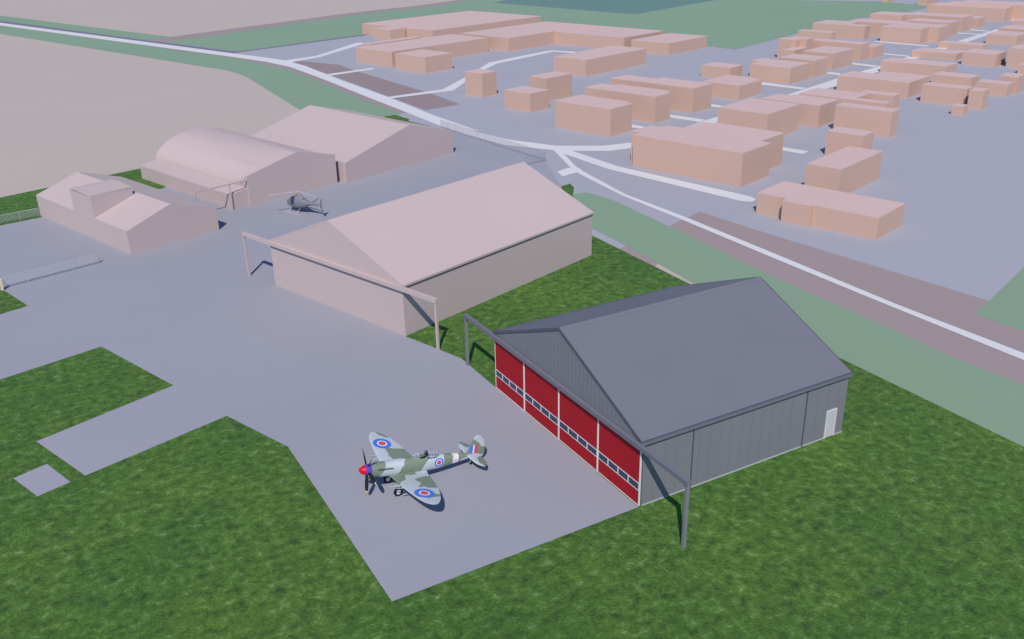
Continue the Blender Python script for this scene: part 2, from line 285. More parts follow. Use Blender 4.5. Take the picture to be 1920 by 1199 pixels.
def camo_mat():
    m = bpy.data.materials.new('camouflage_paint'); m.use_nodes = True
    nt = m.node_tree; N = nt.nodes; L = nt.links
    b = N['Principled BSDF']; b.inputs['Roughness'].default_value = .5; b.inputs['Specular IOR Level'].default_value = .3
    at = N.new('ShaderNodeAttribute'); at.attribute_name = 'camo'
    tc = N.new('ShaderNodeTexCoord')
    nz = N.new('ShaderNodeTexNoise'); nz.inputs['Scale'].default_value = 2.2; nz.inputs['Detail'].default_value = 3
    L.new(tc.outputs['Object'], nz.inputs['Vector'])
    mr = N.new('ShaderNodeMapRange'); mr.inputs['From Min'].default_value = .25; mr.inputs['From Max'].default_value = .75
    mr.inputs['To Min'].default_value = -.12; mr.inputs['To Max'].default_value = .12
    L.new(nz.outputs['Fac'], mr.inputs['Value'])
    ad = N.new('ShaderNodeMath'); ad.operation = 'ADD'
    L.new(at.outputs['Fac'], ad.inputs[0]); L.new(mr.outputs['Result'], ad.inputs[1])
    st = N.new('ShaderNodeMapRange'); st.inputs['From Min'].default_value = -.015; st.inputs['From Max'].default_value = .015
    L.new(ad.outputs[0], st.inputs['Value'])
    mx = N.new('ShaderNodeMix'); mx.data_type = 'RGBA'
    mx.inputs[6].default_value = (.44, .50, .53, 1); mx.inputs[7].default_value = (.178, .228, .170, 1)
    L.new(st.outputs['Result'], mx.inputs[0])
    n2 = N.new('ShaderNodeTexNoise'); n2.inputs['Scale'].default_value = 1.3; n2.inputs['Detail'].default_value = 5
    L.new(tc.outputs['Object'], n2.inputs['Vector'])
    m2 = N.new('ShaderNodeMapRange'); m2.inputs['To Min'].default_value = .90; m2.inputs['To Max'].default_value = 1.1
    L.new(n2.outputs['Fac'], m2.inputs['Value'])
    sc = N.new('ShaderNodeVectorMath'); sc.operation = 'SCALE'
    L.new(mx.outputs[2], sc.inputs[0]); L.new(m2.outputs['Result'], sc.inputs['Scale'])
    L.new(sc.outputs['Vector'], b.inputs['Base Color'])
    return m
M['camo'] = camo_mat()

def grass_mat():
    m = bpy.data.materials.new('airfield_grass'); m.use_nodes = True
    nt = m.node_tree; N = nt.nodes; L = nt.links
    b = N['Principled BSDF']; b.inputs['Roughness'].default_value = .9; b.inputs['Specular IOR Level'].default_value = .15
    tc = N.new('ShaderNodeTexCoord')
    def noise(scale, det, dist=0., stretch=None, rot=0., rough=.55):
        mp = N.new('ShaderNodeMapping')
        mp.inputs['Rotation'].default_value = (0, 0, R_(rot))
        if stretch: mp.inputs['Scale'].default_value = (*stretch, 1)
        L.new(tc.outputs['Object'], mp.inputs['Vector'])
        n = N.new('ShaderNodeTexNoise'); n.inputs['Scale'].default_value = scale; n.inputs['Detail'].default_value = det
        n.inputs['Distortion'].default_value = dist; n.inputs['Roughness'].default_value = rough
        L.new(mp.outputs['Vector'], n.inputs['Vector'])
        return n.outputs['Fac']
    def ramp(src, stops):
        r = N.new('ShaderNodeValToRGB'); e = r.color_ramp.elements
        e[0].position, e[0].color = stops[0][0], (*stops[0][1], 1)
        e[1].position, e[1].color = stops[-1][0], (*stops[-1][1], 1)
        for p, c in stops[1:-1]:
            q = e.new(p); q.color = (*c, 1)
        L.new(src, r.inputs['Fac']); return r.outputs['Color']
    def mix(f, a, c, mode='MIX'):
        x = N.new('ShaderNodeMix'); x.data_type = 'RGBA'; x.blend_type = mode
        if isinstance(f, float): x.inputs[0].default_value = f
        else: L.new(f, x.inputs[0])
        L.new(a, x.inputs[6]); L.new(c, x.inputs[7]); return x.outputs[2]
    clump = noise(1.35, 8, .25, None, 0, .66)
    tuft = noise(5.5, 5, .2, None, 0, .62)
    patch = noise(.09, 3, .5)
    mid = noise(.5, 5, .3, None, 10, .62)
    c1 = ramp(clump, [(.31, (.022, .056, .016)), (.43, (.045, .104, .020)), (.56, (.070, .148, .026)), (.64, (.108, .190, .062)), (.76, (.23, .29, .18))])
    c2 = ramp(tuft, [(.30, (.30, .32, .32)), (.5, (.53, .54, .52)), (.70, (.78, .78, .74))])
    col = mix(.55, c1, c2, 'OVERLAY')
    c3 = ramp(patch, [(.32, (.38, .45, .46)), (.68, (.67, .63, .53))])
    col = mix(.5, col, c3, 'OVERLAY')
    c4 = ramp(mid, [(.30, (.36, .41, .44)), (.5, (.54, .55, .50)), (.70, (.70, .67, .55))])
    col = mix(.42, col, c4, 'OVERLAY')
    dry = noise(.8, 6, .6, None, 70, .7)
    rp_ = N.new('ShaderNodeMapRange'); rp_.inputs['From Min'].default_value = .62; rp_.inputs['From Max'].default_value = .74
    L.new(dry, rp_.inputs['Value'])
    dc = N.new('ShaderNodeRGB'); dc.outputs[0].default_value = (.145, .145, .075, 1)
    mm = N.new('ShaderNodeMath'); mm.operation = 'MULTIPLY'; mm.inputs[1].default_value = .55
    L.new(rp_.outputs['Result'], mm.inputs[0])
    col = mix(mm.outputs[0], col, dc.outputs[0])
    b.inputs['Sheen Weight'].default_value = .03; b.inputs['Sheen Roughness'].default_value = .5
    b.inputs['Sheen Tint'].default_value = (.75, .85, .72, 1)
    L.new(col, b.inputs['Base Color'])
    ad = N.new('ShaderNodeMath'); ad.operation = 'ADD'
    L.new(clump, ad.inputs[0]); L.new(tuft, ad.inputs[1])
    bp = N.new('ShaderNodeBump'); bp.inputs['Strength'].default_value = .65; bp.inputs['Distance'].default_value = .26
    L.new(ad.outputs[0], bp.inputs['Height']); L.new(bp.outputs['Normal'], b.inputs['Normal'])
    return m
M['grass'] = grass_mat()

# ------------------------------------------------------------ ground layers
def layer(name, key, m, z):
    pts = GROUND[key] if isinstance(key, str) else key
    o = obj(name, sheet(pts, z), m, recalc=False)
    o['kind'] = 'structure'; o['label'] = LAYER_LABEL.get(key if isinstance(key, str) else name, name.replace('_', ' '))
    return o
LAYER_LABEL = {}
B = 4000
layer('ground', [(-B, -B), (B, -B), (B, B), (-B, B)], M['ground'], -.040)
for k in ('brown_strip', 'brown_lot', 'brown_field'): layer('brown_field', k, M['brownlot'] if k == 'brown_lot' else M['brown'], -.036)
layer('brown_verge', 'brown_verge', M['brown'], -.020)
for k in ('verge_dark', 'ditch_strip'): layer('dark_verge', k, M['ditch'], -.024)
for k in ('field_near', 'field_far', 'tan_strip'): layer('tan_field', k, M['tan'], -.032)
for k in ('meadow_roadside', 'meadow_mid', 'meadow_road_side_low', 'meadow_right', 'meadow_corner'):
    layer('meadow', k, M['meadow'], -.028)
layer('dark_crop_field', 'dark_crop', M['crop'], -.024)
layer('road', 'road', M['road'], -.016)
layer('path', 'path', M['road'], -.012)
for k in ('drive_a', 'drive_b', 'drive_c'): layer('driveway', k, M['road'], -.012)
layer('main_street', 'main_street', M['road'], -.016)
for k in 'abcdefghijklm': layer('street', 'street_' + k, M['road'], -.012)
layer('grass', 'grass', M['grass'], -.008)
layer('apron', 'apron', M['apron'], -.004)
layer('concrete_pad', 'pad', M['apron'], -.004)

# ------------------------------------------------------------- town houses
def block(kind, label, h, pts):
    cx = sum(p[0] for p in pts) / len(pts); cy = sum(p[1] for p in pts) / len(pts)
    ar = sum(pts[i][0] * pts[(i + 1) % len(pts)][1] - pts[(i + 1) % len(pts)][0] * pts[i][1] for i in range(len(pts)))
    q = [(x - cx, y - cy) for x, y in (pts if ar > 0 else pts[::-1])]
    t = thing(kind, label, 'house' if kind == 'house' else 'warehouse', (cx, cy, 0), 0,
              'flat roofed block houses of the town' if kind == 'house' else 'flat roofed sheds of the industrial estate')
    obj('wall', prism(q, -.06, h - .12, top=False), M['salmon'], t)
    obj('roof', prism(q, h - .12, h), M['salmonskylit'], t)
for a in HOUSES: block(*a)

# ---------------------------------------------------- gable roof helpers
def gable_walls(bm, x0, x1, y0, y1, he, hr, fr=.5, ridge='x', z0=-.06, he2=None):
    """closed solid with a gable; ridge along x (gables at x0/x1) or along y"""
    he2 = he if he2 is None else he2
    if ridge == 'x':
        ym = y0 + (y1 - y0) * fr
        prof = [(y0, z0), (y1, z0), (y1, he2), (ym, hr), (y0, he)]
        loft(bm, [[(x, y, z) for y, z in prof] for x in (x0, x1)])
    else:
        xm = x0 + (x1 - x0) * fr
        prof = [(x0, z0), (x1, z0), (x1, he2), (xm, hr), (x0, he)]
        loft(bm, [[(x, y, z) for x, z in prof] for y in (y0, y1)])
    return bm

def slab(bm, prof, axis, a0, a1, th):
    """bent roof slab: profile points (u, z) swept from a0 to a1 with vertical thickness th"""
    ring = list(prof) + [(u, z - th) for u, z in reversed(prof)]
    if axis == 'x': loft(bm, [[(a, u, z) for u, z in ring] for a in (a0, a1)])
    else: loft(bm, [[(u, a, z) for u, z in ring] for a in (a0, a1)])
    return bm

# ------------------------------------------------------------- grey hangar
W, D, HE, HR = 20.73, 19.63, 5.27, 9.62
t = thing('hangar', 'dark grey steel hangar with four red sliding doors beside the parked fighter aircraft', 'hangar')
TH = .16
SL = (HR - HE) / (W / 2 + .1)
bm = bmesh.new()
zw = HE + .1 * SL - TH - .012
gable_walls(bm, .30, D, .0, W, zw, zw + W / 2 * SL)
nf = len(bm.faces)
for x in (1.2, 2.18, 3.14, 5.15, 6.11, 7.07, 8.03, 9.02, 9.99, 10.96, 11.94, 12.93, 13.91, 16.55, 17.62, 18.72):
    box(bm, x - .009, x + .009, -.008, -.001, 2.5 if 17.6 < x < 18.75 else .16, HE - .42)
obj('wall', bm, [M['grey'], M['joint']], t, split=nf)
# gable board above the doors
bm = bmesh.new()
loft(bm, [[(x, 0, 4.86), (x, W, 4.86), (x, W, zw), (x, W / 2, zw + W / 2 * SL), (x, 0, zw)] for x in (.06, .298)])
nf = len(bm.faces)
for i in range(1, 41):
    y = W * i / 41; zt = zw + (min(y, W - y)) * SL - .04
    if zt > 5.12: box(bm, .050, .058, y - .012, y + .02, 5.10, zt)
obj('gable', bm, [M['grey'], M['joint']], t, split=nf)
# roof
bm = bmesh.new()
slab(bm, [(-.10, HE), (W / 2, HR), (W + .10, HE)], 'x', .03, D + .11, TH)
rf = obj('roof', bm, M['roofgrey'], t)
for s in (0, 1):     # ridge flashing and verge trims lie on the slab
    x0, x1 = ((-.02, .028), (D + .112, D + .16))[s]
    obj('verge_trim', slab(bmesh.new(), [(-.12, HE + .02), (W / 2, HR + .03), (W + .12, HE + .02)], 'x', x0, x1, .24), M['trim'], rf)
bm = bmesh.new()
slab(bm, [(W / 2 - .34, HR - .34 * SL + .022), (W / 2, HR + .03), (W / 2 + .34, HR - .34 * SL + .022)], 'x', .03, D + .11, .018)
obj('ridge_cap', bm, M['roofgrey'], rf)
for s in (0, 1):
    y0, y1 = ((-.23, -.103), (W + .103, W + .23))[s]
    obj('gutter', bx(.0, D + .13, y0, y1, HE - .30, HE - .02), M['roofgrey'], t)
    bm = bx(.0, D + .13, y0 - .004, y1 + .004, HE - .018, HE + .012)
    obj('eave_trim', bm, M['trim'], t)
    y0, y1 = ((-.10, -.003), (W + .003, W + .10))[s]
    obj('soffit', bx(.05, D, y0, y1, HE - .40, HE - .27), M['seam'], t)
for x in (4.55, 15.36):
    bm = bx(x - .036, x + .036, -.07, -.002, .0, HE - .42)
    obj('downpipe', bm, M['trim'], t)
bm = bmesh.new()
box(bm, .32, 17.70, -.035, -.001, -.05, .075); box(bm, 18.76, D + .035, -.035, -.001, -.05, .075)
box(bm, D + .001, D + .035, -.001, W + .035, -.05, .075)
obj('plinth', bm, M['plinth'], t)
d = obj('side_door', bx(17.79, 18.67, -.06, -.012, .05, 2.33), M['doorpaint'], t)
bm = bmesh.new()
box(bm, 17.70, 17.785, -.07, -.001, .0, 2.42); box(bm, 18.675, 18.76, -.07, -.001, .0, 2.42); box(bm, 17.785, 18.675, -.07, -.001, 2.335, 2.42)
obj('door_frame', bm, M['white'], d)
obj('handle', bx(17.86, 17.98, -.10, -.062, 1.05, 1.10), M['silver'], d)
# four doors, each a leaf of its own running in its own track
edges = [20.66, 15.71, 10.43, 5.12, .06]
xo = [.02, .05, .08, .11]
for i in range(4):
    y1, y0 = edges[i], edges[i + 1]
    y0 += .006; y1 -= .006
    xf = xo[i]
    dr = obj('door', bx(xf, xf + .10, y0 + .06, y1 - .06, .06, 4.70), M['red'], t)
    bm = bmesh.new()
    fx0, fx1 = xf - .03, xf + .10
    box(bm, fx0, fx1, y0, y0 + .058, .0, 4.76); box(bm, fx0, fx1, y1 - .058, y1, .0, 4.76)
    box(bm, fx0, fx1 - .002, y0 + .058, y1 - .058, .0, .058); box(bm, fx0, fx1 - .002, y0 + .058, y1 - .058, 4.702, 4.76)
    obj('door_frame', bm, M['white'], dr)
    bm = bmesh.new()
    n = 4; yy0, yy1 = y0 + .06, y1 - .06
    w = (yy1 - yy0) / n
    box(bm, xf - .022, xf - .002, yy0, yy1, 1.19, 1.26); box(bm, xf - .022, xf - .002, yy0, yy1, 1.76, 1.83)
    for k in range(n + 1):
        c = yy0 + k * w
        box(bm, xf - .024, xf - .002, max(c - .06, yy0), min(c + .06, yy1), 1.262, 1.758)
    obj('window_frame', bm, M['white'], dr)
    for k in range(n):
        obj('pane', bx(xf - .012, xf - .003, yy0 + k * w + .062, yy0 + (k + 1) * w - .062, 1.262, 1.758), M['glass'], dr)
# sliding door track running past the building on both sides, on a post at each end
OV = 5.08
obj('track_beam', bx(-.30, .018, -OV - .12, W + OV + .12, 4.78, 5.10), M['roofgrey'], t)
for y in (-OV, W + OV):
    p_ = obj('post', bx(-.24, -.02, y - .11, y + .11, -.05, 4.775), M['grey'], t)
    bm = bmesh.new(); s = 1 if y < 0 else -1
    loft(bm, [[(x, y + s * .115, 4.77), (x, y + s * .42, 4.77), (x, y + s * .115, 4.42)] for x in (-.17, -.09)])
    obj('bracket', bm, M['trim'], p_)

# -------------------------------------------------- pale hangar with track
W, D, HE, HR = 21.59, 30.05, 5.31, 9.70
t = thing('hangar', 'pale pink clay hangar with an overhanging door track, between the helicopter and the grey hangar', 'hangar',
          (-2.469, 34.712, 0), .3319, 'pale unpainted hangars and halls of the airfield')
SL = (HR - HE) / (W / 2 + .1)
TH = .22; zw = HE + .1 * SL - TH - .012
bm = bmesh.new(); gable_walls(bm, .02, D, 0, W, zw, zw + W / 2 * SL); obj('wall', bm, M['clay'], t)
bm = bmesh.new(); slab(bm, [(-.09, HE), (W / 2, HR), (W + .09, HE)], 'x', .03, D + .18, TH); rf = obj('roof', bm, M['clay'], t)
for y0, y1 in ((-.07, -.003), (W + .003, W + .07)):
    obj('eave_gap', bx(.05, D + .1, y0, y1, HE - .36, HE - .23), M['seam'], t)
OV = 4.77
obj('track_beam', bx(-.34, .015, -OV - .15, W + OV + .15, 4.86, 5.27), M['clay'], t)
obj('track_slot', bx(-.16, .012, -.0, W, 4.77, 4.857), M['trim'], t)
for y in (-OV, W + OV):
    obj('post', bx(-.28, -.06, y - .11, y + .11, -.05, 4.855), M['clay'], t)

# ------------------------------------------- left hall with roof dormer box
W, D, HE, HR = 25.64, 12.40, 3.0, 5.01
t = thing('hall', 'pale pink clay hall with a boxy raised dormer over its long front', 'hall',
          (-21.87, 74.86, 0), .331, 'pale unpainted hangars and halls of the airfield')
bm = bmesh.new(); gable_walls(bm, 0, D, 0, W, HE - .12, HR - .12, ridge='y'); obj('wall', bm, M['clay'], t)
bm = bmesh.new(); slab(bm, [(0, HE), (D / 2, HR), (D, HE)], 'y', 0, W, .118); obj('roof', bm, M['clay'], t)
bm = bmesh.new()
y0, y1 = 8.35, 14.05
loft(bm, [[(-.004, y, 2.6), (5.6, y, 3.5), (5.6, y, 5.78), (-.004, y, 5.82)] for y in (y0, y1)])
dm = obj('dormer', bm, M['clay'], t)
bm = bmesh.new()
slab(bm, [(y0, 5.96), ((y0 + y1) / 2 + 1.2, 6.10), (y1, 5.96)], 'x', -.004, 5.6, .14)
obj('dormer_roof', bm, M['clay'], dm)

# ------------------------------------------------------------ barrel hangar
t = thing('hangar', 'pale pink clay hangar with a rounded barrel roof and a low lean-to on its left', 'hangar',
          (-6.27, 87.34, 0), .311, 'pale unpainted hangars and halls of the airfield')
a, W, D = 2.71, 15.46, 26.55
NP = 40
def arch(u):     # barrel at the back
    x = (u - .5) * 2
    return 2.5 + 3.66 * (max(0, 1 - abs(x) ** 2.15)) ** .62
def front(u):
    return 4.27 + (6.16 - 4.27) * u / .56 if u < .56 else 6.16 + (4.48 - 6.16) * (u - .56) / .44
rings = []
for k in range(25):
    f = k / 24; e = f ** 3
    y = D * (1 - f)
    prof = []
    for i in range(NP + 1):
        u = i / NP
        u2 = .5 - .5 * math.cos(math.pi * u)
        u2 = .75 * u2 + .25 * u
        e = f ** (3 + 22 * max(0, 1 - min(u2, 1 - u2) / .2))
        prof.append((a + W * u2, y, arch(u2) * (1 - e) + front(u2) * e))
    rings.append(prof)
bm = bmesh.new(); loft(bm, [r + [(p[0], p[1], p[2] - .10) for p in reversed(r)] for r in rings])
obj('roof', bm, M['clay'], t, smooth=True)
bm = bmesh.new()
loft(bm, [[(x, y, z - .11) for x, y, z in r] + [(a + W, r[0][1], -.06), (a, r[0][1], -.06)] for r in (rings[0], rings[8], rings[12], rings[16], rings[19], rings[22], [(x, y + .01, z) for x, y, z in rings[24]])])
obj('wall', bm, M['clay'], t)
bm = bmesh.new()
prof = [(a, -.06), (a, 4.27), (a + W * .56, 6.16), (a + W, 4.48), (a + W, -.06)]
loft(bm, [[(x, y, z) for x, z in prof] for y in (-.32, -.002)])
obj('front_wall', bm, M['clay'], t)
bm = bmesh.new()
loft(bm, [[(0, y, -.06), (a - .004, y, -.06), (a - .004, y, 2.40), (0, y, 1.99)] for y in (-.0, D)])
le = obj('lean_to', bm, M['clay'], t)
bm = bmesh.new()
loft(bm, [[(0, y, 1.993), (a - .004, y, 2.403), (a - .004, y, 2.50), (0, y, 2.09)] for y in (-.0, D)])
obj('lean_to_roof', bm, M['clay'], le)
obj('track_beam', bx(-5.40, a - .004, -.30, -.12, 3.62, 3.80), M['clay'], t)
for x in (-.12, -5.33):
    obj('post', bx(x - .07, x + .07, -.28, -.14, -.05, 3.617), M['clay'], t)

# ------------------------------------------------------- big gabled hangar
t = thing('hangar', 'large pale pink clay gabled hangar at the rear beside the white road', 'hangar',
          (12.38, 91.90, 0), .36, 'pale unpainted hangars and halls of the airfield')
W, D, h1, h2, hr, fr, ph = 23.96, 27.42, 3.12, 3.83, 6.56, .58, -.06
yx, yy = -math.sin(ph), math.cos(ph)
def skew(prof): return [[(u + yx * d, yy * d, z) for u, z in prof] for d in (0, D)]
bm = bmesh.new(); loft(bm, skew([(0, -.06), (W, -.06), (W, h2 - .12), (W * fr, hr - .12), (0, h1 - .12)])); obj('wall', bm, M['clay'], t)
bm = bmesh.new(); loft(bm, skew([(0, h1 - .118), (W * fr, hr - .118), (W, h2 - .118), (W, h2), (W * fr, hr), (0, h1)])); obj('roof', bm, M['clay'], t)

# ------------------------------------------------------------------- fences
def fence(label, pts, h, step, m, group, post=None, rail=True, bar=.022, pw=.03, dep=.012):
    t = thing('fence', label, 'fence', (pts[0][0], pts[0][1], 0), 0, group)
    o0 = Vector((pts[0][0], pts[0][1], 0))
    for a_, b_ in zip(pts, pts[1:]):
        A = Vector((a_[0], a_[1], 0)) - o0; Bv = Vector((b_[0], b_[1], 0)) - o0
        L = (Bv - A).length; ang = math.atan2(Bv.y - A.y, Bv.x - A.x)
        mt = Matrix.Translation(A) @ Matrix.Rotation(ang, 4, 'Z')
        bm = bmesh.new(); n = int(L / step)
        for i in range(n):
            x = (i + .5) * L / n
            box(bm, x - bar, x + bar, -dep, dep, .06, h - .04)
        bmesh.ops.transform(bm, matrix=mt, verts=bm.verts); obj('railing', bm, m, t)
        if rail:
            bm = bmesh.new(); box(bm, 0, L, -.022, .022, h - .036, h + .01)
            bmesh.ops.transform(bm, matrix=mt, verts=bm.verts); obj('rail', bm, m, t)
        np_ = max(1, round(L / 2.5))
        for i in range(np_ + 1):
            bm = bx(L * i / np_ - pw, L * i / np_ + pw, .024, .024 + 2 * pw, -.05, h)
            bmesh.ops.transform(bm, matrix=mt, verts=bm.verts); obj('post', bm, m, t)
    return t
fa = fence('white slatted fence standing alone on the concrete at the left photo edge', [(-36.26, 70.46), (-25.65, 73.59)], 1.23, .15, M['fence'], 'slatted airfield fences', bar=.012, dep=.030, pw=.022)
obj('end_post', bx(-.16, .10, -.62, -.05, -.05, 1.23), M['tanpost'], fa)
fence('white slatted fence along the grass left of the dormered hall', [(-43.5, 96.25), (-35.37, 97.96), (-30.35, 99.0)], 1.20, .15, M['fence'], 'slatted airfield fences', bar=.012, dep=.030, pw=.022)
fence('long thin steel bar fence bordering the apron along the white road', [(41.75, 120.14), (45.02, 86.67), (40.5, 85.9)], 1.65, .24, M['mesh_fence'], None, bar=.008, rail=False, pw=.010, dep=.022)

# ------------------------------------------------------------ fighter plane
PS, PP, PZ = 1.0426, .19001, 2.3656
def T(x, y, z):
    """aft, port, up from the spinner tip -> local frame of the parked aircraft (X forward, Y port, Z up)"""
    x, y, z = x * PS, y * PS, z * PS
    return (-(x * math.cos(PP) + z * math.sin(PP)), y, PZ - x * math.sin(PP) + z * math.cos(PP))
air = thing('fighter_aircraft', 'camouflaged single propeller fighter aircraft parked on the concrete before the red doors', 'aircraft',
            (-16.1689, 10.7286, 0), 3.14708)

def lerp(tab, x):
    if x <= tab[0][0]: return tab[0][1:]
    for a_, b_ in zip(tab, tab[1:]):
        if x <= b_[0]:
            f = (x - a_[0]) / (b_[0] - a_[0]); f2 = f
            return tuple(p + (q - p) * f2 for p, q in zip(a_[1:], b_[1:]))
    return tab[-1][1:]
# x : half width, top, bottom
FUS = [(.80, .40, .38, -.42), (1.1, .42, .41, -.52), (1.6, .435, .44, -.59), (2.4, .45, .47, -.64), (3.2, .46, .50, -.66), (3.9, .46, .53, -.66),
       (4.6, .45, .55, -.64), (5.2, .43, .56, -.60), (5.8, .39, .53, -.54), (6.5, .33, .47, -.44), (7.2, .265, .41, -.32), (7.9, .19, .36, -.19), (8.6, .11, .31, -.06), (9.15, .04, .27, .05)]
def fus_pt(x, th, off=0.):
    w_, zt, zb = lerp(FUS, x)
    zc = (zt + zb) / 2 - .0; hz = (zt - zb) / 2
    c, s = math.cos(th), math.sin(th)
    ex = .82 if x < 7 else .9
    y = (w_ + off) * math.copysign(abs(c) ** ex, c); z = zc + (hz + off) * math.copysign(abs(s) ** ex, s)
    return x, y, z
def seg_d(p, a, b):
    ax, ay = a; bx_, by = b; px, py = p
    dx, dy = bx_ - ax, by - ay
    t_ = max(0, min(1, ((px - ax) * dx + (py - ay) * dy) / (dx * dx + dy * dy + 1e-12)))
    return math.hypot(px - ax - t_ * dx, py - ay - t_ * dy)
def poly_sd(p, poly):
    d = min(seg_d(p, poly[i], poly[(i + 1) % len(poly)]) for i in range(len(poly)))
    ins = False; x, y = p
    for i in range(len(poly)):
        x1, y1 = poly[i]; x2, y2 = poly[i - 1]
        if (y1 > y) != (y2 > y) and x < (x2 - x1) * (y - y1) / (y2 - y1) + x1: ins = not ins
    return d if ins else -d
def polys_sd(p, polys): return max(poly_sd(p, q) for q in polys)

def camo_obj(name, bm, vals, parent):
    bm.verts.index_update()
    o = obj(name, bm, M['camo'], parent, smooth=True)
    at = o.data.attributes.new('camo', 'FLOAT', 'POINT')
    at.data.foreach_set('value', vals)
    return o

# fuselage : camo boundaries as x position at the top / middle / belly
BND = [(1.86, 1.65, 1.15), (3.25, 2.95, 2.3), (5.05, 4.62, 4.1), (6.2, 6.2, 6.1), (10.4, 7.75, 7.2)]
def fus_camo(x, s):     # s : -1 belly .. 1 spine
    v = []
    for t_, m_, l_ in BND:
        v.append(m_ + (t_ - m_) * s if s > 0 else m_ + (l_ - m_) * -s)
    sign = 1; best = 9
    for b_ in v:
        if x > b_: sign = -sign
        best = min(best, abs(x - b_))
    return sign * best
NX, NT = 130, 56
bm = bmesh.new(); rings = []; vals = []
for i in range(NX + 1):
    x = .80 + (9.15 - .80) * i / NX
    r = []
    for k in range(NT):
        th = 2 * math.pi * k / NT
        r.append(T(*fus_pt(x, th))); vals.append(fus_camo(x + (.12 * math.sin(5 * th) if math.cos(th) < 0 else 0), math.sin(th)) if math.sin(th) > -.8 else -.5)
    rings.append(r)
loft(bm, rings)
fus = camo_obj('fuselage', bm, vals, air)
# white identification band, a painted collar
bm = bmesh.new()
loft(bm, [[T(*fus_pt(x, 2 * math.pi * k / 48, .004)) for k in range(48)] for x in (6.90, 7.0, 7.1, 7.2, 7.3, 7.40)], caps=False)
bd = obj('band', bm, M['band'], air, smooth=True)
bm = bmesh.new()     # tiny unreadable serial on the band
for sgn in (1, -1):
    for k, (u, v) in enumerate(((0, 1), (0, .6), (1, 1), (0, 1), (1, .7))):
        x = 6.94 + k * .088
        for dx, z0, z1 in ((0, 0, .075 * v), (.035, .075 - .075 * v, .075)):
            q = []
            for xx, zz in ((x + dx, z0), (x + dx + .013, z0), (x + dx + .013, z1), (x + dx, z1)):
                th = (.06 + zz / .36) * 1.0 - .20
                px_, py_, pz_ = fus_pt(xx, th, .007); q.append(bm.verts.new(T(px_, sgn * py_, pz_)))
            bm.faces.new(q)
obj('serial_marks', bm, M['rred'], bd, recalc=False)
# spinner
bm = bmesh.new(); n = 28
def spin(x): return .395 * max(0, 1 - (1 - min(x, .80) / .80) ** 2.0) ** .62
def ringx(x, r, n=28, y0=0, z0=0): return [T(x, y0 + r * math.cos(2 * math.pi * k / n), z0 + r * math.sin(2 * math.pi * k / n)) for k in range(n)]
loft(bm, [ringx(x, max(.004, spin(x))) for x in (0, .01, .03, .06, .1, .15, .2, .26, .32, .38, .42)])
obj('spinner_nose', bm, M['spinred'], air, smooth=True)
bm = bmesh.new(); loft(bm, [ringx(x, spin(x)) for x in (.421, .46, .52, .6, .7, .80)])
sp = obj('spinner', bm, M['spinblue'], air, smooth=True)
for k in range(5):
    ang = R_(-79.5 + 72 * k)
    bm = bmesh.new(); sec = []
    ca, sa = math.cos(ang), math.sin(ang)
    for j in range(13):
        r = .30 + (1.60 - .30) * j / 12
        f = j / 12
        ch = (.10 + .19 * math.sin(min(1, f * 1.25 + .1) * math.pi * .62)) * (1 if f < .8 else math.sqrt(max(.02, 1 - ((f - .8) / .2) ** 2)))
        tw = R_(62 - 40 * f); thk = .045 * (1 - .7 * f)
        ring = []
        for m_ in range(12):
            a_ = 2 * math.pi * m_ / 12
            u = math.cos(a_) * ch / 2; v = math.sin(a_) * thk / 2
            dx = u * math.sin(tw) + v * math.cos(tw); dt = u * math.cos(tw) - v * math.sin(tw)
            ring.append(T(.60 + dx, r * ca - dt * sa, r * sa + dt * ca))
        sec.append(ring)
    loft(bm, sec[:12]); b_ = obj('propeller_blade', bm, M['black'], air, smooth=True)
    bm = bmesh.new(); loft(bm, sec[11:]); obj('blade_tip', bm, M['yellow'], b_, smooth=True)
# wings
def wing_le(y):
    return lerp([(0, 2.18), (1.8, 2.21), (3.25, 2.33), (4.2, 2.46), (4.8, 2.62), (5.1, 2.79), (5.28, 2.97), (5.36, 3.2)], y)[0]
def wing_te(y):
    return lerp([(0, 4.95), (.5, 4.9), (.9, 4.80), (2.0, 4.68), (3.2, 4.45), (4.05, 4.16), (4.7, 3.86), (5.1, 3.58), (5.28, 3.38), (5.36, 3.2)], y)[0]
def wing_z(y): return -.50 + .10 * (y - .6)
def wing_top(x, y):
    l, e = wing_le(y), wing_te(y); c = max(1e-3, e - l); f = min(1, max(0, (x - l) / c))
    tr = .125 - .055 * y / 5.4 + (.10 * max(0, 1 - y / .85) ** 2)
    t_ = 5 * tr * c * (.2969 * math.sqrt(f) - .126 * f - .3516 * f * f + .2843 * f ** 3 - .1036 * f ** 4)
    return wing_z(y) + .6 * t_ + .35 * max(0, .75 - y) ** 2 * 1.0, wing_z(y) - .45 * t_
PORT = [[(1.9, -.2), (1.9, 1.9), (2.2, 1.85), (2.54, 1.6), (2.86, 1.35), (3.0, .78), (3.6, .72), (4.0, .62), (4.05, -.2)],
        [(3.45, 1.5), (4.07, 1.2), (4.6, 1.0), (5.1, 1.1), (5.0, 2.4), (4.33, 3.1), (3.33, 2.6), (3.66, 2.14)],
        [(2.62, 3.9), (3.1, 4.42), (4.3, 4.2), (3.8, 3.75), (3.2, 3.2), (2.6, 3.5)]]
STAR = [[(3.18, 3.1), (3.8, 2.8), (4.2, 2.8), (5.2, 2.7), (5.2, -.2), (2.9, -.2), (3.3, .4), (3.08, 1.9), (3.07, 2.3)],
        [(3.1, 5.6), (3.2, 5.2), (3.5, 4.75), (3.7, 4.4), (4.6, 4.3), (4.2, 5.6)]]
